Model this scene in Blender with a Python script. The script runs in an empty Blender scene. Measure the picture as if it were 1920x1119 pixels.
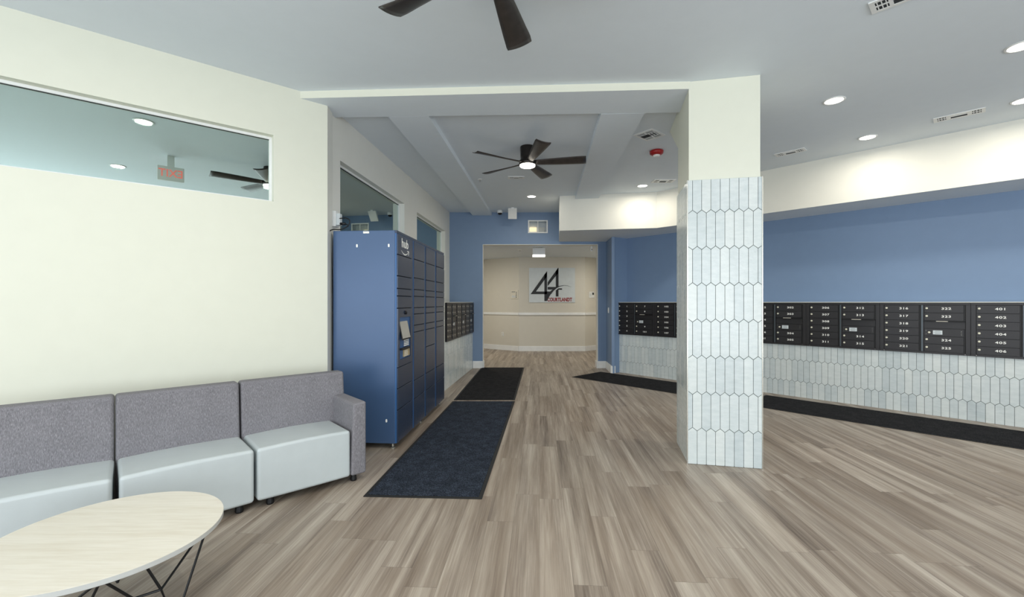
import bpy, bmesh, math, random
from mathutils import Vector, Matrix
random.seed(4)
S = bpy.context.scene
COL = S.collection
H = 1.5                      # eye height
CZ = 3.56                    # lobby ceiling height

# ---------------------------------------------------------------- camera, world, light, exposure
cd = bpy.data.cameras.new('camera'); cam = bpy.data.objects.new('camera', cd); COL.objects.link(cam)
cam.location = (0, 0, H); cam.rotation_euler = (math.pi/2, 0, 0)
cd.sensor_width = 36; cd.lens = 820*36/1920; cd.shift_y = 7.5/1920; cd.clip_start = .05; cd.clip_end = 200
S.camera = cam
S.view_settings.view_transform = 'Standard'; S.view_settings.look = 'None'
S.view_settings.gamma = 1; S.view_settings.use_curve_mapping = False
S.view_settings.exposure = -0.05
w = bpy.data.worlds.new('world'); S.world = w; w.use_nodes = True
wb = w.node_tree.nodes['Background']; wb.inputs[0].default_value = (.75, .87, 1, 1); wb.inputs[1].default_value = 1.2

def area(name, loc, rot, sx, sy, power, color, spread=180, shape='RECTANGLE'):
    l = bpy.data.lights.new(name, 'AREA'); l.shape = shape; l.size = sx; l.size_y = sy
    l.energy = power; l.color = color; l.spread = math.radians(spread)
    o = bpy.data.objects.new(name, l); COL.objects.link(o); o.location = loc; o.rotation_euler = rot
    return o
# daylight through the three shopfront windows in the rear wall
DAY = (.94, .98, 1.0)
for x in (-5.2, .4, 6.0):
    area('window_daylight', (x, -3.16, 1.65), (math.radians(112), 0, 0), 4.9, 2.8, 165, DAY)
DOWN_W = 15
WARM = (1.0, .93, .80)

# ---------------------------------------------------------------- helpers
def lin(c):
    c = c/255
    return c/12.92 if c <= .04045 else ((c+.055)/1.055)**2.4
def rgb(r, g, b): return (lin(r), lin(g), lin(b), 1)

class NT:
    def __init__(s, name):
        s.m = bpy.data.materials.new(name); s.m.use_nodes = True
        s.t = s.m.node_tree; s.b = s.t.nodes['Principled BSDF']; s.out = s.t.nodes['Material Output']
    def n(s, typ, **kw):
        nd = s.t.nodes.new(typ)
        for k, v in kw.items():
            if k.startswith('i_'):
                key = k[2:]; key = int(key) if key.isdigit() else key
                nd.inputs[key].default_value = v
            else: setattr(nd, k, v)
        return nd
    def l(s, a, b): s.t.links.new(a, b)
    def math(s, op, a, b=None, c=None):
        nd = s.t.nodes.new('ShaderNodeMath'); nd.operation = op
        for i, v in enumerate((a, b, c)):
            if v is None: continue
            if isinstance(v, (int, float)): nd.inputs[i].default_value = v
            else: s.l(v, nd.inputs[i])
        return nd.outputs[0]
    def mix(s, f, a, b, blend='MIX'):
        nd = s.t.nodes.new('ShaderNodeMix'); nd.data_type = 'RGBA'; nd.blend_type = blend
        for k, v in ((0, f), (6, a), (7, b)):
            if isinstance(v, (int, float, tuple)): nd.inputs[k].default_value = v
            else: s.l(v, nd.inputs[k])
        return nd.outputs[2]
    def noise(s, vec, scale, detail=3, rough=.5):
        nd = s.n('ShaderNodeTexNoise', i_Scale=scale, i_Detail=detail, i_Roughness=rough)
        s.l(vec, nd.inputs['Vector']); return nd.outputs['Fac']
    def ramp(s, f, stops):
        nd = s.t.nodes.new('ShaderNodeValToRGB'); e = nd.color_ramp.elements
        while len(e) < len(stops): e.new(.5)
        for i, (p, c) in enumerate(stops): e[i].position = p; e[i].color = c
        s.l(f, nd.inputs[0]); return nd.outputs[0]
    def bump(s, h, strength, dist=.01):
        nd = s.n('ShaderNodeBump', i_Strength=strength, i_Distance=dist)
        s.l(h, nd.inputs['Height']); s.l(nd.outputs[0], s.b.inputs['Normal'])
    def coord(s, which='Object', scale=None, rot=None):
        c = s.n('ShaderNodeTexCoord').outputs[which]
        if scale or rot:
            mp = s.n('ShaderNodeMapping'); s.l(c, mp.inputs[0])
            if scale: mp.inputs['Scale'].default_value = scale
            if rot: mp.inputs['Rotation'].default_value = rot
            c = mp.outputs[0]
        return c

def mat(name, c, rough=.5, metal=0, var=0, nscale=8, bump=0, bscale=200, coat=0, spec=None):
    N = NT(name); b = N.b
    b.inputs['Base Color'].default_value = c; b.inputs['Roughness'].default_value = rough
    b.inputs['Metallic'].default_value = metal
    if coat: b.inputs['Coat Weight'].default_value = coat
    if spec is not None: b.inputs['Specular IOR Level'].default_value = spec
    co = N.coord()
    v = var if var else .03
    f = N.noise(co, nscale, 2)
    dark = tuple(x*(1-v) for x in c[:3])+(1,); light = tuple(min(1, x*(1+v)) for x in c[:3])+(1,)
    N.l(N.ramp(f, [(.3, dark), (.7, light)]), b.inputs['Base Color'])
    if bump: N.bump(N.noise(co, bscale, 2), bump, .002)
    return N.m
def emis(name, c, strength):
    N = NT(name); N.b.inputs['Base Color'].default_value = c
    N.b.inputs['Emission Color'].default_value = c; N.b.inputs['Emission Strength'].default_value = strength
    return N.m

M = {}
M['cream'] = mat('cream_wall_paint', rgb(226, 227, 212), .6, bump=.06, bscale=350, var=.008)
M['hallwhite'] = mat('off_white_wall_paint', rgb(228, 228, 222), .6, bump=.06, bscale=350, var=.008)
M['soffit'] = mat('warm_white_paint', rgb(228, 227, 218), .6, bump=.05, bscale=350, var=.008)
M['ceil'] = mat('ceiling_paint', rgb(222, 231, 239), .7, bump=.05, bscale=300, var=.008)
M['blue'] = mat('blue_wall_paint', rgb(118, 142, 174), .5, bump=.06, bscale=350, var=.012)
M['beige'] = mat('beige_wall_paint', rgb(214, 210, 199), .6, bump=.05, bscale=350, var=.008)
M['trim'] = mat('white_trim_paint', rgb(236, 238, 238), .35)
M['whiteplastic'] = mat('white_plastic', rgb(232, 234, 234), .35)
M['paleplastic'] = mat('ivory_plastic', rgb(222, 217, 204), .4)
M['bronze'] = mat('dark_bronze_metal', rgb(44, 43, 46), .38, .25, var=.08, nscale=3)
M['bronzedark'] = mat('black_bronze_metal', rgb(24, 24, 27), .45, .2)
M['steelgap'] = mat('grey_anodised_metal', rgb(84, 92, 98), .35, .6)
M['silver'] = mat('brushed_steel', rgb(200, 198, 190), .25, .9)
M['brass'] = mat('pale_brass', rgb(205, 200, 130), .3, .8)
M['lockface'] = mat('nickel_lock_face', rgb(222, 219, 200), .35, .1)
M['white'] = mat('white_lettering', rgb(240, 240, 236), .5)
M['black'] = mat('black_metal', rgb(16, 17, 20), .4, .2)
M['rubber'] = mat('black_rubber', rgb(22, 23, 24), .7)
M['lockerside'] = mat('blue_powder_coat', rgb(66, 91, 127), .34, .15, var=.03, nscale=2, bump=.05, bscale=500)
M['lockerdoor'] = mat('slate_blue_door', rgb(56, 68, 90), .27, .2, var=.05, nscale=2, bump=.05, bscale=500)
M['lockerdark'] = mat('locker_shadow_gap', rgb(16, 26, 44), .6)
M['lockergap'] = mat('bright_blue_steel', rgb(52, 96, 148), .4, .1)
M['screen'] = mat('grey_screen_glass', rgb(170, 170, 165), .12)
M['keypad'] = mat('tan_keypad', rgb(176, 158, 120), .4)
M['vinyl'] = mat('pale_grey_vinyl', rgb(192, 200, 202), .38, var=.02, bump=.15, bscale=260)
M['red'] = mat('red_plastic', rgb(150, 20, 24), .35)
M['redtext'] = mat('dark_red_lettering', rgb(150, 48, 48), .5)
M['ink'] = mat('black_lettering', rgb(22, 22, 24), .45)
M['board'] = mat('pale_grey_sign_board', rgb(208, 216, 220), .35)
M['ventdark'] = mat('dark_duct', rgb(40, 44, 48), .8)
M['fanmetal'] = mat('dark_bronze_housing', rgb(46, 42, 40), .28, .7, var=.1)
M['fanblade'] = mat('charcoal_wood_blade', rgb(52, 47, 45), .38, 0, var=.25, nscale=14)
M['lens'] = emis('lit_frosted_lens', (1, .95, .85, 1), 9)
M['fanlens'] = emis('lit_fan_lens', (1, .93, .80, 1), 7)
M['strip'] = emis('lit_strip', (1, .98, .95, 1), 1.6)
M['exitred'] = emis('lit_red_letters', (1, .22, .18, 1), .55)
M['lampglow'] = emis('warm_lamp_behind_grille', (1, .82, .5, 1), 1.3)
M['chrome'] = mat('polished_metal', rgb(210, 210, 210), .12, 1)
M['tableedge'] = mat('grey_table_edge', rgb(190, 192, 190), .4)
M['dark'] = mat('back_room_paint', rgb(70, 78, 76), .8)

def m_fabric():
    N = NT('heather_grey_fabric'); co = N.coord('Object', scale=(1, 1, .16))
    f = N.noise(co, 330, 3, .7); g = N.noise(N.coord(), 5, 2)
    c = N.ramp(f, [(.25, rgb(88, 87, 91)), (.5, rgb(126, 124, 129)), (.78, rgb(172, 171, 175))])
    c = N.mix(.2, c, N.ramp(g, [(.3, rgb(105, 103, 110)), (.7, rgb(135, 133, 140))]))
    N.l(c, N.b.inputs['Base Color']); N.b.inputs['Roughness'].default_value = .9
    N.b.inputs['Specular IOR Level'].default_value = .2
    N.bump(f, .5, .002); return N.m
M['fabric'] = m_fabric()

def m_mat(name, base, speck, amount):
    N = NT(name); co = N.coord()
    f = N.noise(co, 130, 3, .75); g = N.noise(co, 9, 4, .6)
    c = N.ramp(f, [(.42, base), (amount, speck)])
    dk = tuple(x*.45 for x in base[:3])+(1,)
    c = N.mix(N.ramp(g, [(.35, (0, 0, 0, 1)), (.65, (.75, .75, .75, 1))]), N.mix(.55, c, dk), c)
    N.l(c, N.b.inputs['Base Color']); N.b.inputs['Roughness'].default_value = .95
    N.b.inputs['Specular IOR Level'].default_value = .1
    N.bump(f, .9, .006); return N.m
M['matblue'] = m_mat('blue_black_carpet', rgb(31, 35, 43), rgb(98, 110, 130), .74)
M['matblack'] = m_mat('black_carpet', rgb(26, 26, 28), rgb(78, 78, 82), .74)

def m_floor():
    N = NT('grey_oak_vinyl_planks')
    co = N.coord('Object', rot=(0, 0, math.radians(3.6)))
    sp = N.n('ShaderNodeSeparateXYZ'); N.l(co, sp.inputs[0])
    v = N.math('DIVIDE', sp.outputs[0], .18); row = N.math('FLOOR', v); fv = N.math('SUBTRACT', v, row)
    wn = N.n('ShaderNodeTexWhiteNoise', noise_dimensions='1D'); N.l(row, wn.inputs['W'])
    u = N.math('ADD', N.math('DIVIDE', sp.outputs[1], 1.22), N.math('MULTIPLY', wn.outputs[0], 7.3))
    pid = N.math('FLOOR', u); fu = N.math('SUBTRACT', u, pid)
    cb = N.n('ShaderNodeCombineXYZ'); N.l(row, cb.inputs[0]); N.l(pid, cb.inputs[1])
    w2 = N.n('ShaderNodeTexWhiteNoise', noise_dimensions='3D'); N.l(cb.outputs[0], w2.inputs['Vector'])
    off = N.n('ShaderNodeVectorMath', operation='MULTIPLY_ADD'); N.l(w2.outputs['Color'], off.inputs[0])
    off.inputs[1].default_value = (30, 30, 30); N.l(co, off.inputs[2])
    def st(sx, sy):
        m = N.n('ShaderNodeMapping'); N.l(off.outputs[0], m.inputs[0]); m.inputs['Scale'].default_value = (sx, sy, 1); return m.outputs[0]
    g1 = N.noise(st(1, .03), 9.5, 4, .55)
    g2 = N.noise(st(1, .022), 95, 4, .7)
    g3 = N.noise(st(1, .10), 5, 4, .6)
    mg = N.n('ShaderNodeMapping'); N.l(co, mg.inputs[0]); mg.inputs['Scale'].default_value = (1, .05, 1)
    g1 = N.math('ADD', N.math('MULTIPLY', g1, .62), N.math('MULTIPLY', N.noise(mg.outputs[0], 11, 4, .6), .38))
    c = N.ramp(g1, [(.36, rgb(98, 85, 75)), (.44, rgb(134, 121, 109)), (.53, rgb(165, 153, 140)), (.64, rgb(196, 186, 173))])
    c = N.mix(.30, c, N.ramp(g2, [(.3, rgb(80, 70, 62)), (.5, rgb(145, 133, 120)), (.7, rgb(200, 190, 176))]))
    c = N.mix(N.ramp(g3, [(.42, (0, 0, 0, 1)), (.72, (.55, .55, .55, 1))]), c, rgb(122, 104, 86))
    tone = N.math('ADD', N.math('MULTIPLY', w2.outputs[0], .12), .94)
    c = N.mix(1, c, tone, 'MULTIPLY')
    e1 = N.math('LESS_THAN', fv, .012); e2 = N.math('LESS_THAN', fu, .0022)
    e = N.math('MAXIMUM', e1, e2)
    c = N.mix(N.math('MULTIPLY', e, .45), c, rgb(70, 60, 54))
    N.l(c, N.b.inputs['Base Color'])
    N.l(N.ramp(g2, [(.3, (.46,)*3+(1,)), (.7, (.34,)*3+(1,))]), N.b.inputs['Roughness'])
    N.b.inputs['Specular IOR Level'].default_value = .45
    N.bump(N.math('SUBTRACT', g2, N.math('MULTIPLY', e, 2)), .12, .003); return N.m
M['floor'] = m_floor()

def m_table():
    N = NT('pale_ash_laminate'); co = N.coord('Object', rot=(0, 0, math.radians(-6)), scale=(.07, 1, 1))
    a = N.noise(co, 16, 4, .6); b = N.noise(co, 80, 3, .6)
    c = N.ramp(a, [(.3, rgb(210, 202, 186)), (.5, rgb(222, 217, 204)), (.72, rgb(230, 226, 216))])
    c = N.mix(.35, c, N.ramp(b, [(.3, rgb(206, 197, 180)), (.6, rgb(228, 223, 211))]))
    N.l(c, N.b.inputs['Base Color']); N.b.inputs['Roughness'].default_value = .45; return N.m
M['ash'] = m_table()

def m_tile(name, a, b, c_, rough):
    N = NT(name); geo = N.n('ShaderNodeNewGeometry'); co = N.coord()
    c = N.ramp(geo.outputs['Random Per Island'], [(0, a), (.5, b), (1, c_)])
    st = N.coord('Object', scale=(1, 1, 3)); n1 = N.noise(st, 9, 4, .6)
    c = N.mix(.13, c, N.ramp(n1, [(.35, tuple(x*.72 for x in b[:3])+(1,)), (.65, (.95, .95, .93, 1))]))
    N.l(c, N.b.inputs['Base Color'])
    N.l(N.ramp(n1, [(.3, (rough,)*3+(1,)), (.7, (rough*1.7,)*3+(1,))]), N.b.inputs['Roughness'])
    N.bump(N.noise(co, 26, 3, .6), .35, .006); return N.m
M['tile'] = m_tile('glazed_picket_tile', rgb(192, 203, 206), rgb(207, 216, 217), rgb(214, 221, 220), .13)
M['grout'] = mat('grey_grout', rgb(84, 94, 94), .8)

def m_glass():
    N = NT('tinted_reflective_glass')
    gl = N.n('ShaderNodeBsdfGlossy', i_Roughness=.01); gl.inputs['Color'].default_value = (.74, .86, .81, 1)
    tr = N.n('ShaderNodeBsdfTransparent'); tr.inputs[0].default_value = (.6, .75, .68, 1)
    fr = N.n('ShaderNodeFresnel', i_IOR=1.5)
    f = N.math('ADD', N.math('MULTIPLY', fr.outputs[0], .5), .66)
    mx = N.n('ShaderNodeMixShader'); N.l(f, mx.inputs[0]); N.l(tr.outputs[0], mx.inputs[1]); N.l(gl.outputs[0], mx.inputs[2])
    N.l(mx.outputs[0], N.out.inputs[0]); return N.m
M['glass'] = m_glass()
M['glassedge'] = mat('green_glass_edge', rgb(110, 150, 120), .3)

# --- mesh helpers
def link(name, bm, m, parent=None, bevel=0, seg=2, smooth=False, sub=0):
    bmesh.ops.recalc_face_normals(bm, faces=bm.faces)
    me = bpy.data.meshes.new(name); bm.to_mesh(me); bm.free()
    for x in (m if isinstance(m, (list, tuple)) else [m]): me.materials.append(M[x])
    o = bpy.data.objects.new(name, me); COL.objects.link(o)
    if parent: o.parent = parent
    if smooth or bevel:
        for p in me.polygons: p.use_smooth = True
    if bevel:
        b = o.modifiers.new('bevel', 'BEVEL'); b.width = bevel; b.segments = seg; b.limit_method = 'ANGLE'; b.angle_limit = math.radians(40)
        b.harden_normals = True
    if sub:
        b = o.modifiers.new('sub', 'SUBSURF'); b.levels = sub; b.render_levels = sub
    return o
def tag(o, label, cat, group=None):
    o['label'] = label; o['category'] = cat
    if group: o['group'] = group
    return o
def thing(name, label, cat, loc=(0, 0, 0), rz=0, group=None):
    o = bpy.data.objects.new(name, None); COL.objects.link(o); o.empty_display_size = .1
    o.location = loc; o.rotation_euler = (0, 0, rz); return tag(o, label, cat, group)
def struct(o): o['kind'] = 'structure'; return o
def BM(): return bmesh.new()
def box(bm, x0, x1, y0, y1, z0, z1, mi=0, mx=None):
    v = [Vector((x, y, z)) for x in (x0, x1) for y in (y0, y1) for z in (z0, z1)]
    if mx: v = [mx @ p for p in v]
    v = [bm.verts.new(p) for p in v]
    for q in ((0, 1, 3, 2), (4, 6, 7, 5), (0, 4, 5, 1), (2, 3, 7, 6), (0, 2, 6, 4), (1, 5, 7, 3)):
        bm.faces.new([v[i] for i in q]).material_index = mi
    return bm
def prism(bm, pts, z0, z1, mi=0, mx=None):
    n = len(pts); a = [Vector((p[0], p[1], z0)) for p in pts]; b = [Vector((p[0], p[1], z1)) for p in pts]
    if mx: a = [mx @ p for p in a]; b = [mx @ p for p in b]
    a = [bm.verts.new(p) for p in a]; b = [bm.verts.new(p) for p in b]
    fs = [bm.faces.new(a[::-1]), bm.faces.new(b)]
    for i in range(n): fs.append(bm.faces.new((a[i], a[(i+1) % n], b[(i+1) % n], b[i])))
    for f in fs: f.material_index = mi
    return fs
def lathe(bm, prof, n=32, mx=None, mi=0, cap=True):
    rings = []
    for r, z in prof:
        ring = []
        for k in range(n):
            p = Vector((r*math.cos(2*math.pi*k/n), r*math.sin(2*math.pi*k/n), z))
            ring.append(bm.verts.new(mx @ p if mx else p))
        rings.append(ring)
    for a, b in zip(rings, rings[1:]):
        for k in range(n):
            bm.faces.new((a[k], a[(k+1) % n], b[(k+1) % n], b[k])).material_index = mi
    if cap:
        bm.faces.new(rings[0][::-1]).material_index = mi; bm.faces.new(rings[-1]).material_index = mi
    return bm
def tube(bm, pts, r, n=8, mi=0):
    pts = [Vector(p) for p in pts]; rings = []
    for i, p in enumerate(pts):
        d = (pts[min(i+1, len(pts)-1)]-pts[max(i-1, 0)]).normalized()
        up = Vector((0, 0, 1)) if abs(d.z) < .95 else Vector((1, 0, 0))
        a = d.cross(up).normalized(); b = d.cross(a)
        rings.append([bm.verts.new(p+a*r*math.cos(2*math.pi*k/n)+b*r*math.sin(2*math.pi*k/n)) for k in range(n)])
    for A, B in zip(rings, rings[1:]):
        for k in range(n): bm.faces.new((A[k], A[(k+1) % n], B[(k+1) % n], B[k])).material_index = mi
    bm.faces.new(rings[0][::-1]); bm.faces.new(rings[-1]); return bm
def spline(P, n=10):
    P = [Vector(p) for p in P]; out = []
    Q = [P[0]]+P+[P[-1]]
    for i in range(1, len(Q)-2):
        for k in range(n):
            t = k/n; a, b, c, d = Q[i-1:i+3]
            out.append(.5*((2*b)+(c-a)*t+(2*a-5*b+4*c-d)*t*t+(3*b-a-3*c+d)*t**3))
    return out+[P[-1]]
def frame2(p0, p1):
    """matrix: x along p0->p1 in plan, y to the left of it (away from room), z up, origin p0 on the floor"""
    d = Vector((p1[0]-p0[0], p1[1]-p0[1], 0)); L = d.length; d.normalize()
    n = Vector((-d.y, d.x, 0)); m = Matrix.Identity(4)
    for i in range(3): m[i][0] = d[i]; m[i][1] = n[i]
    m[0][3], m[1][3] = p0[0], p0[1]
    return m, L
def wall(name, p0, p1, t, z0, z1, m, holes=()):
    """wall of thickness t on the left of p0->p1, with rectangular holes (s0,s1,z0,z1)"""
    mx, L = frame2(p0, p1); bm = BM()
    xs = sorted({0, L, *[h[0] for h in holes], *[h[1] for h in holes]})
    zs = sorted({z0, z1, *[h[2] for h in holes], *[h[3] for h in holes]})
    def solid(i, j):
        if i < 0 or j < 0 or i >= len(xs)-1 or j >= len(zs)-1: return False
        cx, cz = (xs[i]+xs[i+1])/2, (zs[j]+zs[j+1])/2
        return not any(h[0] < cx < h[1] and h[2] < cz < h[3] for h in holes)
    def q(*p): bm.faces.new([bm.verts.new(mx @ Vector(a)) for a in p])
    for i in range(len(xs)-1):
        for j in range(len(zs)-1):
            if not solid(i, j): continue
            a, b, c, d = xs[i], xs[i+1], zs[j], zs[j+1]
            q((a, 0, c), (b, 0, c), (b, 0, d), (a, 0, d)); q((a, t, c), (a, t, d), (b, t, d), (b, t, c))
            if not solid(i-1, j): q((a, 0, c), (a, 0, d), (a, t, d), (a, t, c))
            if not solid(i+1, j): q((b, 0, c), (b, t, c), (b, t, d), (b, 0, d))
            if not solid(i, j-1): q((a, 0, c), (a, t, c), (b, t, c), (b, 0, c))
            if not solid(i, j+1): q((a, 0, d), (b, 0, d), (b, t, d), (a, t, d))
    bmesh.ops.remove_doubles(bm, verts=bm.verts, dist=1e-5)
    return struct(link(name, bm, m)), mx
_txt = {}
def text_mesh(s, size, depth=.001, sx=1.0, bold=0.0, m='white', space=1.0):
    k = (s, size, depth, sx, bold, m, space)
    if k in _txt: return _txt[k]
    c = bpy.data.curves.new('t', 'FONT'); c.body = s; c.size = size; c.extrude = depth; c.offset = bold
    c.align_x = 'CENTER'; c.align_y = 'CENTER'; c.space_character = space; c.resolution_u = 4
    o = bpy.data.objects.new('t', c); COL.objects.link(o); bpy.context.view_layer.update()
    me = bpy.data.meshes.new_from_object(o.evaluated_get(bpy.context.evaluated_depsgraph_get()))
    bpy.data.objects.remove(o); bpy.data.curves.remove(c)
    # text plane XY -> local XZ facing -Y
    me.transform(Matrix(((sx, 0, 0, 0), (0, 0, -1, 0), (0, 1, 0, 0), (0, 0, 0, 1))))
    me.materials.clear(); me.materials.append(M[m]); _txt[k] = me
    return me
def put(name, me, parent, loc, rz=0):
    o = bpy.data.objects.new(name, me); COL.objects.link(o); o.parent = parent; o.location = loc
    o.rotation_euler = (0, 0, rz); return o
def clip(poly, x0, x1, z0, z1):
    def cut(P, f, g):
        out = []
        for i in range(len(P)):
            a, b = P[i-1], P[i]; fa, fb = f(a), f(b)
            if (fa >= 0) != (fb >= 0):
                t = fa/(fa-fb); out.append((a[0]+(b[0]-a[0])*t, a[1]+(b[1]-a[1])*t))
            if fb >= 0: out.append(b)
        return out
    for f in (lambda p: p[0]-x0, lambda p: x1-p[0], lambda p: p[1]-z0, lambda p: z1-p[1]):
        poly = cut(poly, f, None)
        if len(poly) < 3: return []
    return poly
def picket(bm, mx, x0, x1, z0, z1, zig, wid=.0795, pitch=.336, a=.015, off=0, th=.006, g=.0018, mi=0):
    """picket tiles on the plane local y=0, standing out towards -y"""
    k = 0; zz = zig-pitch
    while zz < z1:
        ia = int((x0-off)/wid)-2; ib = int((x1-off)/wid)+2
        for i in range(ia, ib):
            u = off+(i+.5*(k % 2))*wid; l, r = u-wid/2+g, u+wid/2-g; zb, zt = zz, zz+pitch
            P = [(l, zb+a+g), (u, zb-a+g*1.4), (r, zb+a+g), (r, zt-a-g), (u, zt+a-g*1.4), (l, zt-a-g)]
            P = clip(P, x0+.0005, x1-.0005, z0, z1)
            if len(P) < 3: continue
            cx = sum(p[0] for p in P)/len(P); cz = sum(p[1] for p in P)/len(P)
            wd = max(p[0] for p in P)-min(p[0] for p in P); hh = max(p[1] for p in P)-min(p[1] for p in P)
            if wd < .004 or hh < .004: continue
            s1 = 1-.003/wd; s2 = 1-.003/hh
            A = [bm.verts.new(mx @ Vector((p[0], 0, p[1]))) for p in P]
            B = [bm.verts.new(mx @ Vector((p[0], -th+.001, p[1]))) for p in P]
            C = [bm.verts.new(mx @ Vector((cx+(p[0]-cx)*s1, -th, cz+(p[1]-cz)*s2))) for p in P]
            n = len(P)
            bm.faces.new(C).material_index = mi
            for q in range(n):
                bm.faces.new((A[q], A[(q+1) % n], B[(q+1) % n], B[q])).material_index = mi
                bm.faces.new((B[q], B[(q+1) % n], C[(q+1) % n], C[q])).material_index = mi
        zz += pitch; k += 1

# ================================================================ SETTING
bm = BM(); prism(bm, [(-11, -3.6), (11, -3.6), (11, 17), (-11, 17)], -.12, 0); struct(link('floor', bm, 'floor'))
bm = BM(); prism(bm, [(-11, -3.6), (11, -3.6), (11, 10.16), (-11, 10.16)], CZ, CZ+.15); struct(link('ceiling', bm, 'ceil'))
bm = BM(); prism(bm, [(-3, 10.16), (6, 10.16), (6, 17), (-3, 17)], 2.90, 3.0); struct(link('ceiling_far_room', bm, 'ceil'))

# left angled wall with clerestory window
A1 = (-1.868, 4.428); dA = Vector((.7695, .6387)); A0 = (A1[0]-dA.x*8.9, A1[1]-dA.y*8.9)
LA = 8.9
wA, mA = wall('wall_left', A0, A1, .16, 0, CZ, 'cream', holes=[(LA-4.4, LA-.488, 2.45, 3.075)])
# hall left wall with two windows
def XB(D): return -1.427-(10-D)*.09
B0 = (XB(4.56), 4.56); B1 = (XB(10.05), 10.05)
c = math.sqrt(1+.0081)
wB, mB = wall('wall_hall_left', B0, B1, .16, 0, CZ, 'hallwhite',
              holes=[((4.82-4.56)*c, (6.93-4.56)*c, 2.2, 3.065), ((7.57-4.56)*c, (9.58-4.56)*c, 2.2, 3.065)])
bm = BM(); prism(bm, [A1, (A1[0]-.02, A1[1]+.17), (XB(4.62)-.02, 4.62), (XB(4.56)-.1, 4.56), (A1[0]-.10, A1[1]+.02)], 0, CZ)
struct(link('wall_return', bm, 'hallwhite'))
# windows: pane, frame
def win(n, mx, s0, s1, z0, z1):
    bm = BM(); fw = .022
    for a, b, c_, d in ((s0, s1, z1-fw, z1), (s0, s1, z0, z0+fw), (s0, s0+fw, z0+fw, z1-fw), (s1-fw, s1, z0+fw, z1-fw)):
        box(bm, a, b, .075, .125, c_, d, mx=mx)
    f = struct(link('window_%d' % n, bm, 'trim'))
    bm = BM(); box(bm, s0+fw*.8, s1-fw*.8, .094, .1, z0+fw*.8, z1-fw*.8, mx=mx); link('pane', bm, 'glass', f)
    bm = BM(); box(bm, s0+fw, s1-fw, .088, .093, z1-fw-.004, z1-fw, mx=mx); link('seal', bm, 'ventdark', f)
win(1, mA, LA-4.4, LA-.488, 2.45, 3.075)
win(2, mB, (4.82-4.56)*c, (6.93-4.56)*c, 2.2, 3.065)
win(3, mB, (7.57-4.56)*c, (9.58-4.56)*c, 2.2, 3.065)

# blue end wall with the opening
WY = 10.0; OX0, OX1, OZ = -.67, 1.965, 2.83
mBk = Matrix.Translation((XB(10)-.2, WY, 0))
wE, _ = wall('wall_end', (XB(10)-.2, WY), (4.6, WY), .16, 0, CZ, 'blue',
     holes=[(OX0-(XB(10)-.2), OX1-(XB(10)-.2), 0, OZ), (.366+.02-(XB(10)-.2), .817-.02-(XB(10)-.2), 3.105, 3.36)])
def lining(name, x0, x1, z1, y0, y1, t, m):
    bm = BM(); box(bm, x0, x0+t, y0, y1, 0, z1-t); box(bm, x1-t, x1, y0, y1, 0, z1-t); box(bm, x0, x1, y0, y1, z1-t, z1)
    return struct(link(name, bm, m))
lining('trim_1', OX0, OX1, OZ, WY-.003, WY+.163, .012, 'hallwhite')
# pier and right mail wall (blue) + its lower tiled bump-out
PA, PB = (2.155, 10.02), (2.11, 9.26)
dT = Vector((1, -1.085)).normalized()
def tl(X): return (X, 7.31-1.085*(X-4.21))
def bl(X): return (X, 7.40-1.085*(X-4.45))
PC = bl(2.50)
wall('wall_pier', PA, PB, .06, 0, CZ, 'blue')
bm = BM(); prism(bm, [PB, PC, (PC[0]+.15, PC[1]+.3), (2.3, 10.02), (2.2, 10.02), (2.19, 9.35)], 0, CZ); struct(link('wall_pier_face', bm, 'blue'))
R1 = bl(8.6)
wall('wall_right', PC, R1, .16, 0, CZ, 'blue')
T0 = tl(2.263); s0 = 2.263*1.4755
mT, LT = frame2(T0, tl(8.4))
off = .236
bm = BM(); box(bm, 0, LT, .012, off+.002, 0, 1.497, mx=mT)
picket(bm, mT @ Matrix.Translation((0, .012, 0)), 0, LT, 0.0, .823, .245, off=.02, mi=1)
box(bm, -.006, 0, .004, off+.002, 0, 1.5, mi=2, mx=mT)
box(bm, -.006, LT, -.002, off+.002, 1.497, 1.508, mi=2, mx=mT)
struct(link('wall_right_tiled', bm, ['grout', 'tile', 'soffit']))
# left tiled bump-out
def lb(D): return (-1.861+.097*D, D)
mL, LL = frame2(lb(9.998), lb(6.95))          # runs towards the camera; room side is local +y -> flip
mL2 = mL @ Matrix.Rotation(0, 4, 'Z')
mLf = Matrix.Identity(4); mxx, LLb = frame2(lb(6.95), lb(9.998))
bm = BM()
def LBx(s, d, z): return mxx @ Vector((s, d, z))
box(bm, 0, LLb, -.012+.024, .44, 0, 1.497, mx=mxx)
# room side of this wall is local -y (right of direction)
picket(bm, mxx @ Matrix.Translation((0, .012, 0)), 0, LLb, 0, .823, .245, off=.01, mi=1)
box(bm, -.006, 0, .004, .44, 0, 1.5, mi=2, mx=mxx); box(bm, -.006, LLb, 0, .44, 1.497, 1.508, mi=2, mx=mxx)
box(bm, 0, .50, .006, .0125, .823, 1.497, mi=2, mx=mxx)
struct(link('wall_left_tiled', bm, ['grout', 'tile', 'soffit']))

# soffit along the right side
SB = 2.89
bm = BM()
sp = [(.92, 8.47), (2.70, 8.16), (3.93, 6.853), (8.2, 2.22), (8.75, 2.72), (PC[0]+.1, PC[1]+.1), (2.2, 10.0), (1.075, 10.0)]
fs = prism(bm, sp, SB, CZ)
for f in fs:
    if f is fs[0]: f.material_index = 1
struct(link('ceiling_soffit', bm, ['soffit', 'ceil']))
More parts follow.
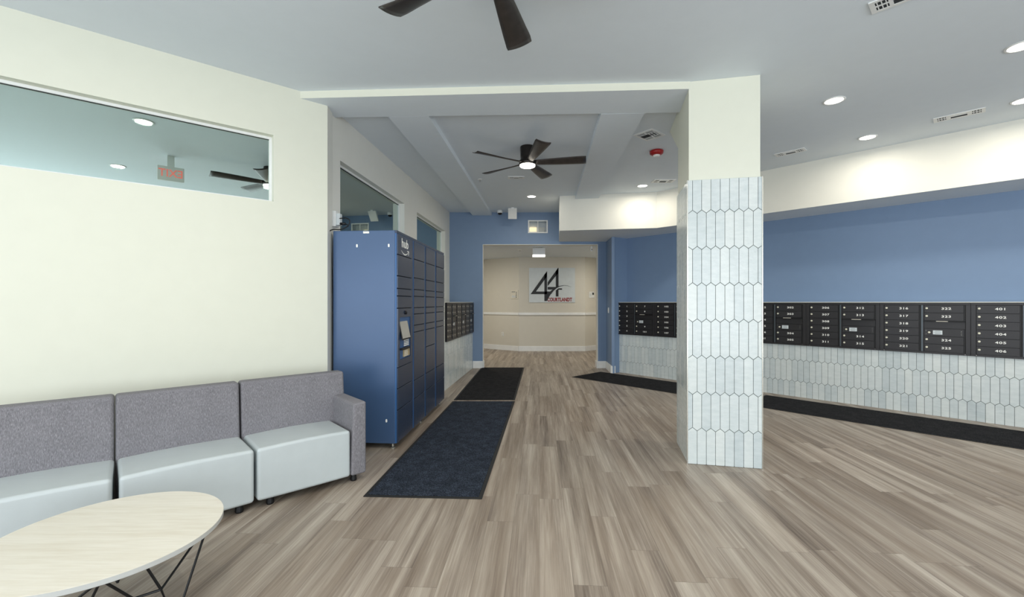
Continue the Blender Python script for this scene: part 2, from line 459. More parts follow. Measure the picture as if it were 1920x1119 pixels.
# header between lobby and hall, and the two hall beams
bm = BM(); fs = prism(bm, [(-2.25, 4.275), (1.66, 4.075), (1.82, 4.58), (-2.0, 4.71)], 3.49, CZ)
fs[0].material_index = 1
for f in fs[3:]: f.material_index = 1
struct(link('ceiling_header', bm, ['cream', 'ceil']))
bm = BM(); prism(bm, [(-1.327, 4.69), (-.892, 4.675), (-.462, 10.0), (-.900, 10.0)], 3.49, CZ); struct(link('ceiling_beam_left', bm, 'ceil'))
bm = BM(); prism(bm, [(.94, 4.62), (1.393, 4.6), (1.655, 8.36), (1.222, 8.44)], 3.49, CZ); struct(link('ceiling_beam_right', bm, 'ceil'))

# far room beyond the opening
fr = [(-2.3, 16.0), (.214, 13.5), (2.255, 13.5), (3.6, 14.6)]
fr[0] = (-2.2, 15.2)
def segwall(name, a, b, m, z1=2.9): return wall(name, a, b, .12, 0, z1, m)
segwall('wall_far_left', fr[0], fr[1], 'beige'); segwall('wall_far_center', fr[1], fr[2], 'beige'); segwall('wall_far_right', fr[2], fr[3], 'beige')
segwall('wall_far_side_left', (-2.2, 10.0), fr[0], 'beige'); segwall('wall_far_side_right', fr[3], (3.6, 10.0), 'beige')
def runs(name, segs, z0, z1, t, m, inset=0):
    bm = BM()
    for a, b in segs:
        mx, L = frame2(a, b); box(bm, 0, L, -t, .004, z0, z1, mx=mx)
        box(bm, 0, L, -t*.55, .004, z1, z1+.012, mx=mx)
    return struct(link(name, bm, m))
far = [(fr[0], fr[1]), (fr[1], fr[2]), (fr[2], fr[3])]
runs('baseboard_far', far, 0, .14, .018, 'trim')
runs('trim_2', far, 1.115, 1.175, .03, 'trim')
runs('baseboard_end', [((lb(9.98)[0], WY), (OX0, WY)), ((OX1, WY), (2.15, WY))], 0, .15, .018, 'trim')
runs('baseboard_opening', [((OX0+.012, WY-.02), (OX0+.012, WY+.18)), ], 0, .15, .018, 'trim')
runs('baseboard_opening_right', [((OX1-.012, WY+.18), (OX1-.012, WY-.02)), ], 0, .15, .018, 'trim')
runs('baseboard_pier', [(PA, PB), (PB, (T0[0]+.02, T0[1]-.005))], 0, .15, .018, 'trim')

# enclosure: rear glazed wall, sides, dark rooms beyond the windows
wall('wall_rear', (10.8, -3.1), (-10.8, -3.1), .2, 0, CZ, 'cream', holes=[(2.3, 7.3, .2, 3.1), (7.9, 12.9, .2, 3.1), (13.5, 18.5, .2, 3.1)])
for i, x in enumerate((-5.2, .4, 6.0)):
    bm = BM()
    for a, b, c_, d in ((-2.5, 2.5, .2, .26), (-2.5, 2.5, 3.04, 3.1), (-2.5, -2.44, .26, 3.04), (2.44, 2.5, .26, 3.04), (-.86, -.8, .26, 3.04), (.8, .86, .26, 3.04)):
        box(bm, x+a, x+b, -3.17, -3.11, c_, d)
    struct(link('window_%d' % (i+4), bm, 'bronzedark'))
wall('wall_side_right', R1, (10.6, 0), .16, 0, CZ, 'cream')
wall('wall_side_rear_right', (10.6, 0), (10.6, -3.2), .16, 0, CZ, 'cream')
wall('wall_side_rear_left', (A0[0]-.2, -3.2), (A0[0]-.2, -1.2), .16, 0, CZ, 'cream')
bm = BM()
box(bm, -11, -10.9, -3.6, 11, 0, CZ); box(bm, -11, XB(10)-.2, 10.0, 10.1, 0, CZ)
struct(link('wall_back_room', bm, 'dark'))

# ================================================================ TILED COLUMN
C0 = Vector((1.633, 4.07)); CW = .638; e = Vector((.978, -.208)).normalized()
CT = 2.635
col = thing('tiled_column', 'square pillar clad in pale glazed picket tile with cream painted top', 'pillar', (C0.x, C0.y, 0), math.atan2(e.y, e.x))
bm = BM(); box(bm, .014, CW-.016, .014, CW-.012, CT-.03, CZ-.001); link('painted_top', bm, 'cream', col)
bm = BM(); box(bm, .008, CW-.008, .008, CW-.008, 0, CT); link('core', bm, 'grout', col)
bm = BM()
mf = Matrix.Translation((0, .008, 0)); picket(bm, mf, .001, CW-.004, .002, CT, .325, off=.045)
ml = Matrix.Translation((.008, CW, 0)) @ Matrix.Rotation(-math.pi/2, 4, 'Z'); picket(bm, ml, .001, CW-.001, .002, CT, .325)
mr = Matrix.Translation((CW-.008, 0, 0)) @ Matrix.Rotation(math.pi/2, 4, 'Z'); picket(bm, mr, .004, CW-.001, .002, CT, .325)
mb = Matrix.Translation((CW, CW-.008, 0)) @ Matrix.Rotation(math.pi, 4, 'Z'); picket(bm, mb, .001, CW-.001, .002, CT, .325)
link('picket_tiles', bm, 'tile', col)
for x, y in ((CW-.001, .0), (.0, .0)):
    bm = BM(); box(bm, x-.004, x+.004, y-.002, y+.008, 0, CT+.002); o = link('edge_trim', bm, 'silver', col)
bm = BM(); v = [bm.verts.new(p) for p in [(x, y, z) for x in (.014, .30) for y, z in ((CW-.02, 3.14), (CW-.02, CZ-.002), (CW+.60, CZ-.002))]]
for q in ((0, 1, 2), (5, 4, 3), (0, 2, 5, 3), (0, 3, 4, 1), (1, 4, 5, 2)): bm.faces.new([v[i] for i in q])
link('bracket', bm, 'cream', col)

# ================================================================ MAILBOXES
PZ0, PZ1 = .822, 1.499
def lock_mesh():
    bm = BM(); mx = Matrix.Rotation(math.pi/2, 4, 'X')
    lathe(bm, [(.013, 0), (.013, .004), (.010, .007)], 16, mx=mx)
    me = bpy.data.meshes.new('lock'); bm.to_mesh(me); bm.free(); me.materials.append(M['lockface'])
    for p in me.polygons: p.use_smooth = False
    return me
LOCK = lock_mesh()
_dm = {}
def door_mesh(wd, ht, m='bronze'):
    k = (round(wd, 3), round(ht, 3), m)
    if k in _dm: return _dm[k]
    bm = BM(); box(bm, 0, wd, -.010, 0, .0022, ht-.0022)
    bmesh.ops.bevel(bm, geom=[e_ for e_ in bm.edges], offset=.0015, segments=1, affect='EDGES')
    # lower pull lip
    box(bm, .01, wd-.004, -.013, -.009, .0025, .007)
    bmesh.ops.recalc_face_normals(bm, faces=bm.faces)
    me = bpy.data.meshes.new('mailbox_door'); bm.to_mesh(me); bm.free(); me.materials.append(M[m]); _dm[k] = me
    return me
def bank(label, mx, s, W, colA, colB, group, nums=True, fat=1.0):
    """double mailbox bank; colA six doors, colB two doors + mail slot + lock panel + two doors"""
    t = thing('mailbox_bank', label, 'mailboxes', group=group)
    t.matrix_world = mx @ Matrix.Translation((s, 0, 0))
    bm = BM(); W_ = W-.002
    x1, x2, x3, x4 = .045, .045+(W-.13)/2, .045+(W-.13)/2+.03, W-.045
    rows = [1.467-.1034*k for k in range(7)]
    for a, b, c_, d in ((0, W_, rows[0], PZ1), (0, W_, PZ0, rows[6]), (0, x1, rows[6], rows[0]), (x4, W_, rows[6], rows[0]), (x2, x3, rows[6], rows[0])):
        box(bm, a, b, -.022, .011, c_, d)
    link('frame', bm, 'bronze', t, bevel=.002, seg=1)
    bm = BM(); box(bm, x1, x2, -.004, .010, rows[6], rows[0], mi=0); box(bm, x3, x4, -.004, .010, rows[6], rows[0])
    link('backing', bm, 'bronzedark', t)
    bm = BM(); box(bm, x2+.006, x3-.008, -.026, -.022, rows[6]+.002, rows[0]-.002); link('center_strip', bm, 'steelgap', t)
    for xa in (x1+.004, x4-.004):
        bm = BM(); lathe(bm, [(.003, 0), (.003, .003)], 8, mx=Matrix.Translation((xa, -.022, PZ0+.012)) @ Matrix.Rotation(math.pi/2, 4, 'X'))
        link('screw', bm, 'silver', t)
    def door(xa, xb, zt, num, gap=.022):
        d = put('mailbox_door', door_mesh(xb-xa-gap, .1034), t, (xa+.004, -.004, zt-.1034))
        put('lock', LOCK, d, (.024, -.0105, .06))
        if num and nums:
            put('number', text_mesh(num, .040, .0006, 1.42, .0010, 'white', 1.14), d, ((xb-xa-gap)*.57, -.0112, .055))
        elif num:
            bm = BM(); box(bm, -.014, .014, -.0008, .0005, -.009, .009)
            o = link('number', bm, 'paleplastic', d); o.location = ((xb-xa-gap)*.57, -.0108, .055)
    for k in range(6): door(x1, x2, rows[k], colA[k] if colA else None)
    for k, i in ((0, 0), (1, 1), (4, 2), (5, 3)): door(x3, x4, rows[k], colB[i] if colB else None)
    # outgoing slot: hood, recess, plate, then lock panel
    bm = BM(); box(bm, x3+.003, x4-.004, -.050, -.004, rows[2]-.012, rows[2]-.002); h = link('slot_hood', bm, 'bronzedark', t, bevel=.002, seg=1)
    bm = BM(); cx = (x3+x4)/2-.02; box(bm, cx-.055, cx+.055, -.052, -.049, rows[2]-.0105, rows[2]-.0035); link('strip_label', bm, 'paleplastic', h)
    bm = BM(); box(bm, x3+.004, x4-.006, -.010, -.004, rows[3]+.004, rows[2]-.016); link('slot_flap', bm, 'bronze', t)
    bm = BM(); box(bm, x3+.004, x4-.018, -.014, -.004, rows[4]+.003, rows[3]-.003); p = link('lock_panel', bm, 'bronze', t, bevel=.0015, seg=1)
    bm = BM(); box(bm, x3+.088, x3+.178, -.0155, -.0138, rows[4]+.025, rows[4]+.078); o = link('card', bm, 'board', p)
    bm = BM()
    for z, wdt in ((.068, .022), (.060, .03), (.048, .036), (.040, .03), (.033, .024)):
        box(bm, x3+.133-wdt, x3+.133+wdt, -.0160, -.0153, rows[4]+z, rows[4]+z+.0022)
    link('print_lines', bm, 'steelgap', o)
    o = put('lock', LOCK, p, (x3+.052, -.014, rows[4]+.05)); 
    for (a, z) in ((x3+.022, .03), (x3+.022, .072), (x4-.038, .03), (x4-.038, .05), (x4-.038, .072)):
        bm = BM(); lathe(bm, [(.0025, 0), (.0025, .002)], 8, mx=Matrix.Translation((a, -.014, rows[4]+z)) @ Matrix.Rotation(math.pi/2, 4, 'X'))
        link('rivet', bm, 'silver', p)
    return t
def rng(a, b): return [str(i) for i in range(a, b+1)]
bnd = [3.34, 4.234, 5.095, 5.957, 6.818, 7.71, 8.60, 9.49]
G = 'mailbox banks set in the long tiled wall'
U = [('dark bronze mailbox bank farthest left on the tiled wall, boxes 1 to 9 and 101', rng(1, 6), ['7', '8', '9', '101']),
     ('dark bronze mailbox bank with boxes 102 to 107, half hidden behind the tiled pillar', rng(102, 107), None),
     ('dark mailbox bank hidden directly behind the tiled pillar', None, None),
     ('dark mailbox bank beside the pillar with boxes 302 to 305 on its right half', ['212', '213', '214', '215', '216', '301'], rng(302, 305)),
     ('dark mailbox bank reading 306 to 315, second to the right of the pillar', rng(306, 311), rng(312, 315)),
     ('dark mailbox bank reading 316 to 325, between the 306 bank and the 401 bank', rng(316, 321), rng(322, 325)),
     ('dark mailbox bank with boxes 401 to 406, cut off by the right edge', rng(401, 406), None)]
assert len(U) == 7
for i, (lab, a, b) in enumerate(U):
    bank(lab, mT, bnd[i]-bnd[0], bnd[i+1]-bnd[i], a, b, G)
GL = 'mailbox banks on the left wall past the parcel locker'
sL = (7.5-6.95)*1.0047; wL = (LLb-sL-.02)/3
for i, lab in enumerate(('dark mailbox bank on the left wall, nearest the blue parcel locker', 'dark mailbox bank in the middle of the three on the left wall',
                         'dark mailbox bank on the left wall, farthest and touching the blue end wall')):
    bank(lab, mxx, sL+i*wL, wL, ['x']*6, ['x']*4, GL, nums=False)

# ================================================================ PARCEL LOCKER
LKx, LKy = -1.177, 4.47; ang = math.atan2(1, .0757)
lk = thing('parcel_locker', 'tall blue parcel locker with slate doors and a white hub logo', 'parcel locker', (LKx, LKy, 0), ang-math.pi/2)
# local: y along the front (away from camera), +x is the front face normal, body towards -x
LH, LW, LD = 2.24, 2.085, .675
bm = BM(); box(bm, -LD, -.02, 0, LW, .055, LH); link('body', bm, 'lockerside', lk, bevel=.006)
bm = BM(); box(bm, -.0205, -.004, .004, LW-.004, .06, LH-.02); link('door_frame', bm, 'lockergap', lk)
bm = BM(); box(bm, -.021, .0, .0, LW, LH-.028, LH); link('top_rail', bm, 'lockerdoor', lk, bevel=.002)
cols = [(.008, .478), (.565, 1.015), (1.075, 1.53), (1.60, 2.075)]
rowsC = {0: [2.208, 1.993, 1.774, 1.645, 1.567, 1.44, None, .832, .616, .397, .06],
         1: [2.208, 2.0, 1.785, 1.65, 1.572, 1.44, 1.365, 1.236, 1.157, .60, .387, .06],
         2: [2.208, 2.0, 1.785, 1.65, 1.572, 1.44, 1.365, 1.236, 1.157, .937, .60, .387, .06],
         3: [2.208, 2.0, 1.785, 1.65, 1.572, 1.44, 1.365, 1.236, 1.157, .60, .387, .06]}
first = None
for ci, (ya, yb) in enumerate(cols):
    R = rowsC[ci]
    bm = BM(); box(bm, -.0065, -.0035, ya, yb, .06, 2.208); link('shadow_gap', bm, 'lockerdark', lk)
    for a, b in zip(R, R[1:]):
        if a is None or b is None: continue
        bm = BM(); box(bm, -.004, .008, ya, yb, b+.004, a-.004); d = link('locker_door', bm, 'lockerdoor', lk, bevel=.003)
        if first is None: first = d
    if ci < 3:
        nx = cols[ci+1][0]
        bm = BM(); box(bm, -.005, .001, yb+.012, nx-.012, .06, 2.208); link('divider', bm, 'lockergap' if ci else 'lockerdoor', lk, bevel=.002)
        if ci == 0:
            bm = BM(); box(bm, -.005, .004, nx-.022, nx-.006, .06, 2.208); link('edge_strip', bm, 'lockergap', lk)
# kiosk between .832 and 1.44 in the first column: frame around a recess
ya, yb = cols[0]
bm = BM()
for (a, b, z0, z1) in ((ya, yb, 1.345, 1.436), (ya, ya+.055, .905, 1.345), (yb-.05, yb, .905, 1.345), (ya, yb, .836, .905)): box(bm, -.004, .010, a, b, z0, z1)
k = link('kiosk_panel', bm, 'lockerdoor', lk)
bm = BM(); box(bm, -.0045, -.002, ya+.05, yb-.045, .90, 1.35); link('kiosk_recess', bm, 'lockergap', lk)
bm = BM(); mx = Matrix.Translation((.012, 0, 1.22)) @ Matrix.Rotation(math.radians(-12), 4, 'Y'); box(bm, -.012, .0, ya+.075, yb-.115, -.115, .115, mx=mx); kb = link('screen_housing', bm, 'bronzedark', lk, bevel=.004)
bm = BM(); box(bm, 0.0005, .003, ya+.085, yb-.135, -.10, .105, mx=mx); link('touch_screen', bm, 'screen', kb)
bm = BM()
for i in range(4): box(bm, .004, .012, ya+.20, yb-.12, 1.035+i*.018, 1.045+i*.018)
link('card_reader', bm, 'white', lk)
bm = BM(); box(bm, -.002, .030, ya+.09, yb-.13, 1.0, 1.022); link('reader_shelf', bm, 'bronzedark', lk, bevel=.004)
bm = BM(); box(bm, -.002, .012, ya+.19, yb-.09, .92, .995); o = link('keypad', bm, 'keypad', lk)
bm = BM()
for i in range(3):
    for j in range(4): box(bm, .012, .015, ya+.20+i*.04, ya+.228+i*.04, .925+j*.017, .937+j*.017)
link('key', bm, 'paleplastic', o)
bm = BM(); lathe(bm, [(.022, 0), (.020, .012), (.008, .018)], 20, mx=Matrix.Translation((.010, (ya+yb)/2, 1.392)) @ Matrix.Rotation(math.pi/2, 4, 'Y')); link('camera_lens', bm, 'black', lk, smooth=True)
# lettering on the first door: text faces +x
tm = text_mesh('hub', .135, .0008, 1.10, .0018, 'white', 1.04)
o = put('hub_lettering', tm, lk, (.0095, .235, 2.125), math.pi/2)
bm = BM(); up, dn = [], []
for i in range(21):
    t = i/20; y = .235-.125+.235*t; z = 2.05-.036*math.sin(math.pi*(t*.94+.02)); th = .002+.010*math.sin(math.pi*min(1, t*1.02))
    up.append((y, z+th*.35)); dn.append((y, z-th*.65))
P = up+dn[::-1]
v = [bm.verts.new((.0096, p[0], p[1])) for p in P]
for i in range(20): bm.faces.new((v[i], v[i+1], v[len(P)-2-i], v[len(P)-1-i]))
A_ = [(.315, 2.062), (.352, 2.064), (.372, 2.060), (.368, 2.036), (.356, 2.016), (.350, 2.018), (.358, 2.038), (.356, 2.050), (.335, 2.052), (.315, 2.054)]
v = [bm.verts.new((.0097, a-.003, b)) for a, b in A_]
bm.faces.new((v[0], v[1], v[8], v[9])); bm.faces.new((v[1], v[2], v[7], v[8])); bm.faces.new((v[2], v[3], v[6], v[7])); bm.faces.new((v[3], v[4], v[5], v[6]))
r = bmesh.ops.extrude_face_region(bm, geom=bm.faces[:]); bmesh.ops.translate(bm, verts=[g for g in r['geom'] if isinstance(g, bmesh.types.BMVert)], vec=(-.002, 0, 0))
link('smile_arrow', bm, 'white', lk)
# side hardware: slots, plate; feet
def pxs(px, py): return ((px-745)/183.4, H-(py-567)/183.4)
for px, py in ((668, 460), (729.5, 460), (725, 789)):
    x, z = pxs(px, py); bm = BM(); prism(bm, [(x+.009*math.cos(q)*1, z+.009*math.sin(q)+(.008 if math.sin(q) > 0 else -.008)) for q in [i*math.pi/8 for i in range(16)]], 0, .003, mx=Matrix(((1, 0, 0, 0), (0, 0, -1, .001), (0, 1, 0, 0), (0, 0, 0, 1))))
    link('side_plug', bm, 'white', lk)
x, z = pxs(686, 434.5); bm = BM(); box(bm, x-.032, x+.032, -.003, .002, z-.013, z+.008); link('maker_plate', bm, 'silver', lk)
for (x, y) in ((-.06, .05), (-.61, .05), (-.06, 1.04), (-.06, 2.03), (-.61, 2.03)):
    bm = BM(); lathe(bm, [(.026, 0), (.026, .008), (.012, .014), (.009, .057)], 20, mx=Matrix.Translation((x, y, 0))); link('foot', bm, 'silver', lk, smooth=False)

# power adapter box, plug and cord behind the locker
def onB(D, z, out=0): return Vector((XB(D)+out, D, z))
ob = thing('outlet_box', 'white surface outlet box with clear cover above the locker corner', 'outlet', (XB(4.66), 4.66, 2.315))
bm = BM(); box(bm, .001, .045, -.04, .045, -.01, .155); link('box', bm, 'whiteplastic', ob, bevel=.004)
bm = BM(); box(bm, .045, .085, -.03, .035, .005, .13); link('cover', bm, 'board', ob, bevel=.004)
bm = BM(); tube(bm, spline([(-1.862, 4.64, 2.385), (-1.80, 4.63, 2.392), (-1.75, 4.62, 2.39), (-1.712, 4.61, 2.365), (-1.716, 4.60, 2.32), (-1.75, 4.59, 2.285), (-1.80, 4.57, 2.262), (-1.855, 4.53, 2.255), (-1.884, 4.50, 2.22), (-1.888, 4.50, 2.12), (-1.888, 4.56, 2.0), (-1.886, 4.62, 1.2), (-1.886, 4.62, .25), (-1.886, 4.60, .008)]), .0055)
tube(bm, [(-1.822, 4.64, 2.335), (-1.765, 4.635, 2.333)], .014, 10); tube(bm, spline([(-1.77, 4.635, 2.333), (-1.745, 4.63, 2.325), (-1.725, 4.60, 2.300)]), .005)
tag(link('power_cord', bm, 'black', smooth=True), 'black power cord looping over the top left corner of the blue locker', 'cord')

# ================================================================ MATS
def flatmat(pts, m, label, group=None, border=.03):
    cx = sum(p[0] for p in pts)/4; cy = sum(p[1] for p in pts)/4
    t = thing('floor_mat', label, 'floor mat', (cx, cy, 0), 0, group)
    P = [(p[0]-cx, p[1]-cy) for p in pts]
    def ins(P, b):
        out = []
        for i, p in enumerate(P):
            a = Vector(P[i-1])-Vector(p); c_ = Vector(P[(i+1) % 4])-Vector(p)
            out.append(tuple(Vector(p)+a.normalized()*b+c_.normalized()*b))
        return out
    bm = BM(); prism(bm, P, .0005, .006); link('rubber_border', bm, 'rubber', t, bevel=.002, seg=1)
    bm = BM(); prism(bm, ins(P, border), .004, .011); link('carpet', bm, m, t, bevel=.002, seg=1)
def fl(px, py): D = 820*H/(py-567); return ((px-960)*D/820, D)
g = 'entrance mats on the wood floor'
flatmat([fl(680.5, 931.6), fl(903.6, 936.2), fl(965.5, 752.6), fl(848.5, 752.6)], 'matblue', 'dark blue-black flecked floor mat nearest the camera beside the locker', g)
flatmat([fl(850.5, 750.2), fl(965.5, 750.2), fl(983.2, 689.3), fl(902.4, 689.3)], 'matblack', 'black floor mat farther along the hall, before the opening', g)
a, b, c_, d = Vector(fl(1072.3, 706.7)), Vector(fl(1129.6, 696.9)), Vector(fl(1920, 812.5)), Vector(fl(1920, 848))
ux = Vector((1, -1.085)).normalized(); un = Vector((-ux.y, ux.x))
p0 = Vector((1.205, 8.80)); wdt = (b-p0).dot(un)
def rp(s, t_): q = p0+ux*s+un*t_; return (q.x, q.y)
wdt = .96; sB = 3.21
flatmat([rp(0, 0), rp(sB, 0), rp(sB, wdt), rp(0, wdt)], 'matblack', 'black runner mat along the mailboxes, left of the tiled pillar', g)
flatmat([rp(sB+.02, 0), rp(sB+4.6, 0), rp(sB+4.6, wdt), rp(sB+.02, wdt)], 'matblack', 'black runner mat along the mailboxes, right of the tiled pillar', g)

# ================================================================ SOFA
def sofa(label, fl_, deg, L, arm=0, ext=.005):
    t = thing('sofa_section', label, 'sofa', (fl_[0], fl_[1], 0), math.radians(deg), 'sections of the grey sofa')
    bm = BM(); box(bm, .004, L-.004, 0, .50, .055, .437)
    # slight crown on the cushion
    bmesh.ops.subdivide_edges(bm, edges=bm.edges[:], cuts=3, use_grid_fill=True)
    for v in bm.verts:
        if v.co.z > .43: v.co.z += .010*math.sin(math.pi*v.co.x/L)
        if v.co.y < .001: v.co.y -= .006*math.sin(math.pi*v.co.x/L)
    link('seat', bm, 'vinyl', t, bevel=.024, seg=4)
    prof = [(.435, .06), (.435, .44), (.472, .862), (.60, .862), (.63, .06)]
    bm = BM(); W = L+arm
    mx = Matrix(((0, 0, 1, 0), (1, 0, 0, 0), (0, 1, 0, 0), (0, 0, 0, 1)))
    prism(bm, prof, ext, W-.005, mx=mx); link('backrest', bm, 'fabric', t, bevel=.022, seg=4)
    if arm:
        bm = BM(); P = [(L+.0, .055), (L+arm, .055), (L+arm, .664), (L+.02, .654)]
        mx = Matrix(((1, 0, 0, 0), (0, 0, 1, 0), (0, 1, 0, 0), (0, 0, 0, 1)))
        prism(bm, P, -.004, .46, mx=mx); link('armrest', bm, 'fabric', t, bevel=.020, seg=4)
    for x, y in ((.10, .05), (W-.09, .05), (.10, .55), (W-.09, .55)):
        bm = BM(); lathe(bm, [(.024, 0), (.027, .010), (.022, .056)], 20, mx=Matrix.Translation((x, y, 0))); link('leg', bm, 'black', t)
sofa('grey sofa section with the armrest, next to the blue locker', (-1.846, 3.162), 42.6, .694, .13, -.009)
sofa('middle grey sofa section, armless, behind the round table', (-2.388, 2.651), 43.2, .735, 0, -.004)
a = math.radians(41); Lm = .78
sofa('leftmost grey sofa section, cut off by the left edge', (-2.405-Lm*math.cos(a), 2.636-Lm*math.sin(a)), 41, Lm)

# ================================================================ ROUND TABLE
tb = thing('coffee_table', 'round coffee table with pale wood top and black wire base', 'table', (-1.905, 2.06, 0))
bm = BM(); lathe(bm, [(.440, .389), (.4545, .391), (.457, .3935), (.457, .4135)], 96); link('edge_band', bm, 'tableedge', tb, smooth=False)
bm = BM(); lathe(bm, [(.456, .4130), (.4565, .4145), (.4545, .4152)], 96); link('tabletop', bm, 'ash', tb)
def pol(r_, dg, z): return (r_*math.cos(math.radians(dg)), r_*math.sin(math.radians(dg)), z)
up = [pol(.40, 22+72*i, .388) for i in range(5)]; nd = [pol(.325, -14+72*i, .20) for i in range(5)]
ft = [pol(.337, -4+72*i, .0065) for i in range(5)]; inr = [pol(.287, -27+72*i, .388) for i in range(5)]
R = .0055
# four wire legs; the rods of neighbouring legs lean on each other
LA_ = [0, -72, -148, -230]
up = [pol(.40, 22+q, .388) for q in LA_]; nd = [pol(.325, -14+q, .20) for q in LA_]
ft = [pol(.337, -4+q, .0065) for q in LA_]; inr = [pol(.287, -27+q, .388) for q in LA_]
for i in range(4):
    bm = BM(); tube(bm, [up[i], nd[i], ft[i]], R); tube(bm, [up[i], ft[i]], R); tube(bm, [inr[i], nd[i]], R)
    if i < 3: tube(bm, [up[i+1], ft[i]], R)
    link('wire_leg', bm, 'black', tb)
for i in range(3):
    bm = BM(); tube(bm, [nd[i], nd[i+1]], R); link('cross_rod', bm, 'black', tb)
bm = BM(); pr = [(r_, z) for r_, z in ((.365, .383), (.376, .383), (.376, .389), (.365, .389), (.365, .383))]; lathe(bm, pr, 48, cap=False); link('top_ring', bm, 'black', tb)

# ================================================================ FANS
def fan(label, x, y, base, dz=0):
    t = thing('ceiling_fan', label, 'ceiling fan', (x, y, CZ), 0, 'black ceiling fans')
    bm = BM(); lathe(bm, [(.094, -.0005), (.097, -.01), (.094, -.13), (.090, -.175+dz), (.105, -.185+dz), (.112, -.21+dz), (.108, -.235+dz), (.100, -.245+dz)][::-1], 40); link('motor_housing', bm, 'fanmetal', t, smooth=True)
    bm = BM(); lathe(bm, [(.101, -.240+dz), (.103, -.252+dz), (.096, -.264+dz), (.07, -.270+dz), (.02, -.272+dz)][::-1], 40); link('light_lens', bm, 'fanlens', t, smooth=True)
    for k in range(5):
        bm = BM(); rows = []
        for i in range(13):
            u = i/12; r = .085+.69*u; wd = .075+.115*u**.9; pit = math.radians(26-14*u); cv = .012*u
            if i == 12: wd *= .94
            ring = []
            for j in range(7):
                q = j/6-.5; yy = q*wd; zz = -.018*(1-4*q*q)*.6+.006
                y2 = yy*math.cos(pit)+zz*math.sin(pit); z2 = -yy*math.sin(pit)+zz*math.cos(pit)
                dr = -.10*wd*(q+.5) if i == 12 else 0
                ring.append(Vector((r+dr+(.03*(q) if i > 9 else 0), y2, z2-.215+.01*u)))
            rows.append([p+Vector((0, 0, dz)) for p in ring])
        top = [[bm.verts.new(p+Vector((0, 0, .004))) for p in r_] for r_ in rows]; bot = [[bm.verts.new(p-Vector((0, 0, .003))) for p in r_] for r_ in rows]
        for i in range(12):
            for j in range(6):
                bm.faces.new((top[i][j], top[i+1][j], top[i+1][j+1], top[i][j+1])); bm.faces.new((bot[i][j], bot[i][j+1], bot[i+1][j+1], bot[i+1][j]))
            bm.faces.new((top[i][0], bot[i][0], bot[i+1][0], top[i+1][0])); bm.faces.new((top[i][6], top[i+1][6], bot[i+1][6], bot[i][6]))
        for j in range(6): bm.faces.new((top[0][j], top[0][j+1], bot[0][j+1], bot[0][j])); bm.faces.new((top[12][j], bot[12][j], bot[12][j+1], top[12][j+1]))
        o = link('blade', bm, 'fanblade', t, smooth=True); o.rotation_euler = (0, 0, math.radians(base+72*k))
    l = area('fan_lamp', (x, y, CZ-.285+dz), (0, 0, 0), .18, .18, 16, WARM, 165, 'DISK')
fan('black five-blade ceiling fan with lit lens in the hall beyond the header', .205, 5.785, -6)
fan('black ceiling fan nearest the camera, only two blades showing at the top edge', -.11, 2.37, 77.5, -.03)

# ================================================================ CEILING LIGHTS, VENTS, DEVICES
def light(x, y, label, p=DOWN_W, z=CZ, spread=176):
    t = thing('recessed_light', label, 'ceiling light', (x, y, z), 0, 'round recessed ceiling lights')
    bm = BM(); lathe(bm, [(.078, -.001), (.098, -.001), (.096, -.007), (.082, -.009), (.078, -.006), (.078, -.001)], 40, cap=False); link('trim_ring', bm, 'whiteplastic', t, smooth=True)
    bm = BM(); lathe(bm, [(.05, -.008), (.079, -.006), (.079, -.001)], 40); link('lens', bm, 'lens', t)
    area('downlight', (x, y, z-.014), (0, 0, 0), .15, .15, p, WARM, spread, 'DISK')
light(3.283, 4.457, 'large looking round recessed light, just right of the pillar top')
light(4.43, 5.449, 'round recessed light nearest the white soffit, between the two ceiling vents', 9.5)
light(5.215, 4.457, 'recessed light at the right edge, lower of the two there', 11)
light(4.09, 3.51, 'recessed light at the right edge, upper of the two there')
light(2.30, 7.71, 'recessed light left of the pillar beside the square vent', 11)
light(.38, 8.49, 'recessed light in the hall below the ceiling fan')
light(-1.88, 2.19, 'recessed light above the sofa, seen only mirrored in the left window', 9)
light(-.61, .17, 'recessed light above the camera, seen only mirrored in the left window', 12)
GR = 'added recessed lights out of view'  # assumed downlights, added out of view to light the lobby
for x, y, q in ((2.2, .4, 'ahead and right of the camera'), (4.4, .9, 'right of the camera'), (6.6, 2.9, 'near the right side wall'),
                (-3.6, .2, 'left of the camera'), (2.2, -1.8, 'by the middle rear window'), (-1.6, -1.8, 'by the left rear window')):
    light(x, y, 'added recessed light outside the picture, '+q, 12)
for x, y, q in ((-1.5, 12.2, 'left'), (2.9, 11.9, 'right')):  # lamps added to brighten the far room, kept out of sight
    light(x, y, 'added recessed light in the ceiling beyond the opening, unseen past its %s side' % q, 34, 2.90)

